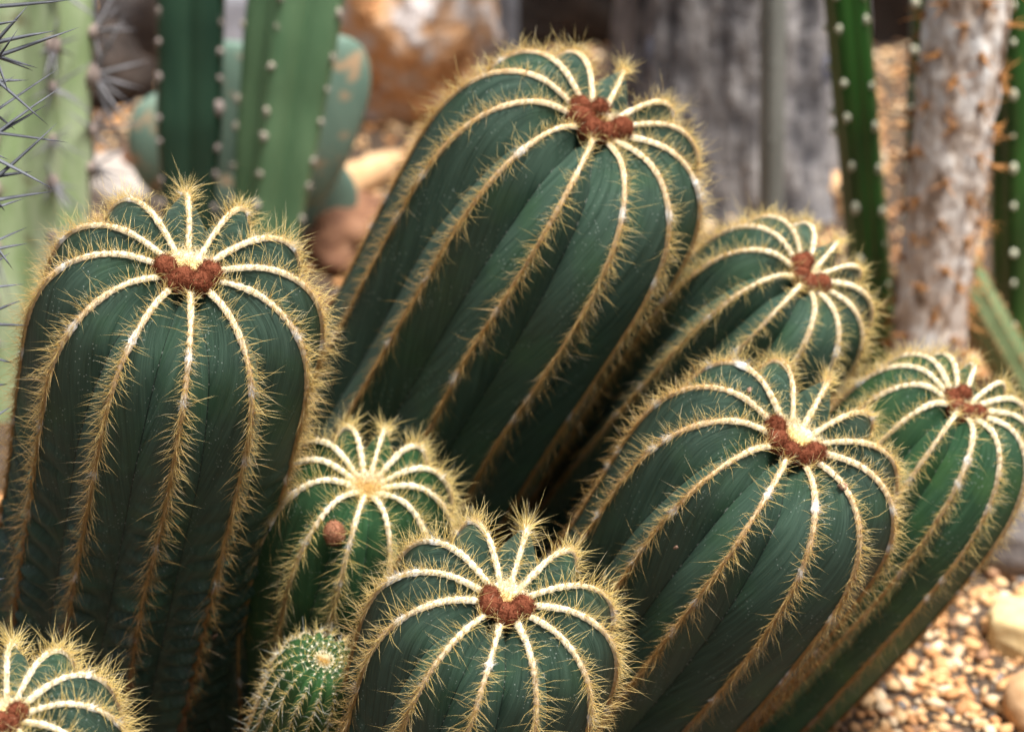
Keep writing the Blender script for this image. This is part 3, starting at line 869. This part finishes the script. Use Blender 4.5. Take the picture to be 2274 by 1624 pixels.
a, b = same_y(665, 0, 1.50, 590, 560)
column('column_cactus', 'mid green broad-ribbed column cactus standing left of the orange boulder', a, b, 122 * K * 1.5, 5, 0.30, 0.34, M_MIDCOL,
       areole_r=0.0020, areole_sp=0.023, areole_col=(0.40, 0.35, 0.28), pw=1.2, seed=3, waist=([0, 0.2, 0.5, 1], [0.62, 0.72, 0.92, 1.02]), spine=dict(n=4, len=0.006, r=0.0004, col=(0.5, 0.42, 0.36)))

# prickly pear pads glimpsed between the columns
pr0 = gp(560, 470)
pear = thing('prickly_pear', 'blue-green prickly pear with rust-blotched pads behind the two green columns', 'cactus', (pr0[0], pr0[1] + 0.10, 0))


def pad(px, py, depth, w, h, rz, lean, seed):
    c = at(px, py, depth)
    v, f = ICO[4]
    n = vnoise(v, 1.6, seed)
    v = v * (1 + 0.05 * n)[:, None] * np.array([w * (1), 0.011, h])
    v[:, 0] *= 1 + 0.22 * v[:, 2] / h
    Mx = np.array(Matrix.Rotation(rz, 3, 'Z') @ Matrix.Rotation(lean, 3, 'Y'))
    o = mk('pad', v @ Mx.T + (c - np.array(pear.location)), tris=f, mat=M_PAD, parent=pear)
    return o


pad(378, 325, 1.70, 0.030, 0.042, 0.25, 0.10, 1)
pad(520, 330, 1.66, 0.048, 0.080, -0.2, 0.05, 2)
pad(722, 270, 1.62, 0.026, 0.062, 0.3, 0.22, 3)
pad(620, 470, 1.68, 0.05, 0.055, 0.1, 0.3, 4)

# grey tree trunk
M_BARK = rock_material('grey_bark', [(0.36, (0.04, 0.038, 0.042)), (0.45, (0.14, 0.13, 0.13)), (0.54, (0.27, 0.25, 0.24)), (0.64, (0.42, 0.39, 0.37))], scale=34, bump=1.0, dist=0.014, stretch=(1, 1, 0.5), fine=2.6)
tb = gp(1648, 455)
tree = thing('tree', 'thick grey-barked tree trunk behind the ribbed cacti', 'tree', (tb[0], tb[1] + 0.07, 0))
nr, nc = 120, 160
t = np.linspace(0, 1, nr); azs = np.linspace(0, 2 * math.pi, nc, endpoint=False)
rt_ = 0.083 * (1 + 0.28 * np.exp(-t * 9)) * (1 + 0.02 * np.sin(t * 9))
TV = np.zeros((nr, nc, 3))
for i in range(nr):
    for j in range(nc):
        cs, sn = math.cos(azs[j]), math.sin(azs[j]); z = t[i] * 0.75 - 0.01
        dn = 0.055 * mnoise.noise(Vector((cs * 3.2, sn * 3.2, z * 4))) + 0.075 * abs(mnoise.noise(Vector((cs * 9, sn * 9, z * 8)))) + 0.045 * mnoise.noise(Vector((cs * 22, sn * 22, z * 26)))
        dn += 0.10 * math.exp(-t[i] * 12) * math.sin(azs[j] * 5 + 0.6)
        rr = rt_[i] * (1 + dn)
        TV[i, j] = (cs * rr, sn * rr, z)
mk('trunk', TV.reshape(-1, 3), quads=grid_quads(nr, nc, True), mat=M_BARK, parent=tree)
M_KNOT = rock_material('knot_bark', [(0.3, (0.05, 0.05, 0.06)), (0.6, (0.12, 0.12, 0.15)), (0.8, (0.2, 0.2, 0.24))], scale=60, bump=0.8, dist=0.004)
for px, py, sz in [(1655, 240, 0.010), (1790, 160, 0.011), (1800, 300, 0.014), (1480, 380, 0.013), (1420, 130, 0.012), (1840, 50, 0.008)]:
    c_ = at(px, py, 1.62); axd = np.array(tree.location)
    dv = c_ - axd; ang_ = math.atan2(dv[1], dv[0])
    # on the near face of the trunk at that bearing
    xo = max(-0.085, min(0.085, (px - 1620) * K * 1.68)); yo = -math.sqrt(max(0.0, 0.088 ** 2 - xo ** 2))
    zz = CAM[2] + (axd[1] + yo) * ((-math.sin(PITCH) + math.cos(PITCH) * (812 - py) * K) / (math.cos(PITCH) + math.sin(PITCH) * (812 - py) * K))
    v, f = ICO[3]
    v = v * (1 + 0.25 * vnoise(v, 2.0, px))[:, None] * np.array([sz, sz * 0.7, sz * 1.5])
    mk('knot', v + np.array([xo, yo, zz]), tris=f, mat=M_KNOT, parent=tree)

a, b = same_y(1716, 0, 1.56, 1712, 430)
column('slender_stem', 'thin smooth grey-green stem standing in front of the grey trunk', a, b, 30 * K * 1.56, 6, 0.0, 0.06, M_GREYSTEM, areole_r=0.0007, areole_col=(0.25, 0.25, 0.22), areole_sp=0.03, seed=4)

DOTSP = dict(n=3, len=0.005, r=0.0003, col=(0.6, 0.5, 0.35))
a, b = same_y(1880, 0, 1.42, 1932, 600)
column('column_cactus', 'slim glossy green column cactus with white dots next to the grey trunk', a, b, 50 * K * 1.45, 5, 0.35, 0.16, M_DOTCOL,
       areole_r=0.0019, areole_sp=0.028, areole_col=(0.55, 0.54, 0.40), pw=1.6, seed=5, spine=DOTSP)
a, b = same_y(2262, 0, 1.46, 2262, 760)
column('column_cactus', 'glossy green white-dotted column cactus behind the right side of the spiny stem', a, b, 62 * K * 1.5, 5, 0.15, 0.2, M_DOTCOL,
       areole_r=0.0020, areole_sp=0.027, areole_col=(0.55, 0.54, 0.40), pw=1.5, seed=6, spine=DOTSP)
a, b = same_y(2070, 0, 1.55, 2050, 500)
column('column_cactus', 'glossy dark green column cactus mostly hidden behind the spiny stem', a, b, 52 * K * 1.55, 5, 0.6, 0.2, M_DOTCOL,
       areole_r=0.0022, areole_sp=0.026, areole_col=(0.65, 0.6, 0.45), pw=1.5, seed=7, spine=DOTSP)
a, b = same_y(2112, 570, 1.475, 2285, 880)
column('column_cactus', 'olive green leaning stem with fuzzy brown edges behind the narrow bright cactus', a, b, 50 * K * 1.48, 9, 0.2, 0.07, M_OLIVE,
       areole_r=0.0010, areole_sp=0.006, areole_col=(0.40, 0.26, 0.12), pw=1.0, seed=8, extra=0.004, spine=dict(n=5, len=0.0045, r=0.0002, col=(0.42, 0.24, 0.10)))

# pale spiny stem
M_STEM = rock_material('mottled_stem_bark', [(0.38, (0.16, 0.10, 0.06)), (0.45, (0.46, 0.36, 0.28)), (0.52, (0.64, 0.57, 0.50)), (0.62, (0.76, 0.74, 0.70))], scale=60, bump=1.0, dist=0.006, stretch=(1, 1, 0.5), fine=2.6)
a, b = same_y(2148, 0, 1.36, 2060, 760)
foot, top = line_to_ground(a, b, 0.10)
base = np.array([foot[0], foot[1], 0.0])
stem = thing('spiny_stem', 'pale mottled grey-pink stem bristling with orange spine clusters', 'cactus', base)
axs = unit(top - foot); Ls = np.linalg.norm(top - foot)
Yc = unit((CAM - foot) - axs * (axs @ (CAM - foot))); Xc = np.cross(Yc, axs)
nr, nc = 140, 72
t = np.linspace(0, 1, nr)
rs = np.interp(t, [0, 0.3, 0.6, 1.0], [84, 84, 92, 96]) * K * 1.38
SV = np.zeros((nr, nc, 3))
for i in range(nr):
    for j in range(nc):
        q = 2 * math.pi * j / nc
        pz = Vector((math.cos(q) * 2, math.sin(q) * 2, t[i] * 14))
        rr = rs[i] * (1 + 0.09 * mnoise.noise(pz) + 0.06 * mnoise.noise(pz * 3.1) + 0.03 * mnoise.noise(pz * 7))
        SV[i, j] = foot + axs * (t[i] * Ls) + (Yc * math.cos(q) + Xc * math.sin(q)) * rr - base
mk('bark', SV.reshape(-1, 3), quads=grid_quads(nr, nc, True), mat=M_STEM, parent=stem)
r_ = np.random.default_rng(77)
lm = [lump_mesh('areole', 0.0026, M_WOOL, (0.30, 0.17, 0.09), 40 + i) for i in range(3)]
k = 0
for row in range(26):
    for q in range(5):
        tt = (row + 0.5 + r_.uniform(-0.25, 0.25)) / 26; qq = 2 * math.pi * (q + 0.5 * (row % 2)) / 5 + r_.normal(0, 0.12)
        if math.cos(qq) < -0.4:
            continue
        nrm = Yc * math.cos(qq) + Xc * math.sin(qq)
        pc = foot + axs * (tt * Ls) + nrm * np.interp(tt, t, rs) - base
        ar = place('areole', lm[k % 3], pc, stem); k += 1
        n = 9
        dr = unit(nrm[None] * r_.uniform(0.3, 1.0, n)[:, None] + r_.normal(0, 0.6, (n, 3)))
        ln = r_.uniform(0.006, 0.019, n)
        z0 = np.zeros((n, 3)); cs = np.array([0.52, 0.24, 0.07]) * r_.uniform(0.6, 1.25, (n, 1))
        v1, t1, c1 = hairs(z0, dr * (ln * .5)[:, None], dr * ln[:, None], 0.00055, cs, cs * 1.2)
        mk('spines', v1, tris=t1, mat=M_SPINE, parent=ar, col=c1, kind='stuff')

# ------------------------------------------------------------------ column just out of the picture whose long grey spines reach in
M_GSPINE = tint_material('grey_spine', 0.55, 0.0, 0.4, bump=(700, 0.5, 0.0004))
a, b = same_y(-190, -40, 1.0, -190, 900)
root, foot, top, ax, X, Y = column('long_spined_cactus', 'column cactus with long stiff blue-grey spines crossing the pale column', a, b, 120 * K, 8, 0.0, 0.2, M_PALEGREEN,
                                   areole_r=0.003, areole_sp=0.016, areole_col=(0.45, 0.40, 0.37), seed=9, spine=None, extra=0.06)
rb = np.array(root.location)
segs = [(-40, 18, 170, -1), (-35, 120, 64, 10), (-35, 102, 127, 68), (-30, 134, 179, 60), (-10, 124, 86, 152), (-10, 125, 75, 158), (-35, 265, 135, 149), (-40, 150, 109, 280),
        (-35, 318, 141, 190), (-35, 312, 107, 231), (-30, 293, 155, 317), (-20, 405, 128, 272), (-35, 340, 126, 424), (-30, 395, 72, 381), (-35, 450, 127, 424), (-30, 470, 56, 440),
        (-35, 170, 42, 62), (-35, 180, 64, 178), (-40, 60, 45, 45), (-35, 548, 66, 502), (-35, 560, 65, 540), (-30, 520, 30, 600), (-35, 640, 55, 630), (-35, 700, 50, 665),
        (-30, 720, 62, 722), (-35, 790, 30, 806), (-30, 860, 20, 852), (-35, 940, 28, 900), (-40, 212, 34, 168), (-40, 230, 36, 290), (-40, 330, 20, 355), (-30, 420, 12, 470), (-30, 80, 20, 210), (-40, 10, 60, -30),
        (-35, 600, 24, 560), (-35, 1295, 12, 1282), (-35, 1300, 14, 1312)]
for i, (x0, y0, x1, y1) in enumerate(segs):
    dz = r_.normal(0, 0.010)
    p0 = at(x0, y0, 1.0) - rb; p1 = at(x1, y1, 1.0 + dz) - rb
    mid = 0.5 * (p0 + p1) + unit(r_.normal(size=3)) * np.linalg.norm(p1 - p0) * 0.012
    g_ = np.array([0.10, 0.105, 0.118]) * r_.uniform(0.75, 1.35)
    v1, t1, c1 = hairs(p0[None], mid[None], p1[None], 0.00112 * r_.uniform(0.75, 1.1), g_[None], g_[None] * 0.7, fine=True)
    mk('spine', v1, tris=t1, mat=M_GSPINE, parent=root, col=c1)

# ------------------------------------------------------------------ small things lying on the cacti
from mathutils.bvhtree import BVHTree


def cast(px, py, cx):
    body = [c for c in cx['root'].children if c.name.startswith('body')][0]
    me = body.data; off = Vector(cx['base'])
    bv = BVHTree.FromPolygons([v.co + off for v in me.vertices], [p.vertices[:] for p in me.polygons])
    d = Vector(unit(FWD + RGT * ((px - 1136.5) * K) + UPV * ((812.0 - py) * K)))
    hit = bv.ray_cast(Vector(CAM), d)
    return (np.array(hit[0]), np.array(hit[1]) if Vector(hit[1]).dot(d) < 0 else -np.array(hit[1])) if hit[0] else None


h = cast(765, 1188, cact['G'])
if h:
    p0, n0 = h
    G0 = cact['G']
    v, f = ICO[4]
    nz = 1 + 0.10 * vnoise(v, 3.0, 3) + 0.10 * vnoise(v, 8.0, 4)
    rr = 24 * K * 1.05
    vv = v * nz[:, None] * np.array([rr * 0.92, rr * 0.92, rr * 1.2])
    cl = np.array([0.33, 0.15, 0.085])[None] * (1 + 0.4 * vnoise(v, 6.0, 9))[:, None]
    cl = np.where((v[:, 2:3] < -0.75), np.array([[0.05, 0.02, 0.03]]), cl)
    fr = mk('dry_fruit', vv + p0 + n0 * rr * 1.1 - G0['base'], tris=f, mat=M_BUD, parent=G0['root'], col=cl)
    nh = 900
    dn = unit(rng.normal(size=(nh, 3))); bs = p0 + n0 * rr * 1.1 - G0['base'] + dn * rr * np.array([0.9, 0.9, 1.15])
    ln = rng.uniform(0.0006, 0.0018, nh); dr = unit(dn + rng.normal(0, 0.7, (nh, 3)))
    hc = np.array([0.38, 0.17, 0.09]) * rng.uniform(0.6, 1.4, (nh, 1))
    v1, t1, c1 = hairs(bs, bs + dr * (ln * .5)[:, None], bs + dr * ln[:, None], 0.00011, hc, hc)
    mk('fruit_fuzz', v1, tris=t1, mat=M_FUZZ, parent=fr, col=c1, kind='stuff')

M_FLAKE = rock_material('dry_flake', [(0.3, (0.20, 0.11, 0.07)), (0.6, (0.36, 0.22, 0.15)), (0.8, (0.5, 0.36, 0.28))], scale=300, bump=0.5, dist=0.001)


def flake(label, px, py, cx, size, seed):
    h = cast(px, py, cact[cx])
    if not h:
        return
    r = np.random.default_rng(seed)
    p0, n0 = h
    t1 = unit(np.cross(n0, r.normal(size=3))); t2 = np.cross(n0, t1)
    nseg = 12
    ang = np.linspace(0, 2 * math.pi, nseg, endpoint=False)
    rad = size * r.uniform(0.7, 1.15, nseg)
    top_, bot = [], []
    for layer, hgt in ((top_, 0.0007), (bot, 0.0003)):
        layer.append(p0 + n0 * (hgt + 0.0002))
        for a_, q in zip(ang, rad):
            layer.append(p0 + t1 * math.cos(a_) * q + t2 * math.sin(a_) * q * 0.7 + n0 * (hgt + size * 0.35 * math.cos(2 * a_ + 0.6) ** 2 * 0.7))
    V = np.array(top_ + bot); m_ = nseg + 1
    T = []
    for i in range(nseg):
        j = (i + 1) % nseg
        T += [[0, 1 + i, 1 + j], [m_, m_ + 1 + j, m_ + 1 + i], [1 + i, m_ + 1 + i, m_ + 1 + j], [1 + i, m_ + 1 + j, 1 + j]]
    o = mk('dry_flake', V - p0, tris=np.array(T), mat=M_FLAKE)
    o.location = p0
    tag(o, label, 'flake', 'dry flakes caught on the cacti')


flake('curled brown dry flake stuck on the big leaning cactus below its buds', 1872, 1079, 'D', 0.0024, 1)
flake('tiny tan flake low on the shaded flank of the big leaning cactus', 1500, 1212, 'D', 0.0013, 2)
flake('small tan flake behind the crown of the big leaning cactus', 1664, 866, 'D', 0.0016, 3)
flake('pinkish crumb of debris low on the tall creased cactus', 473, 1410, 'A', 0.0022, 4)
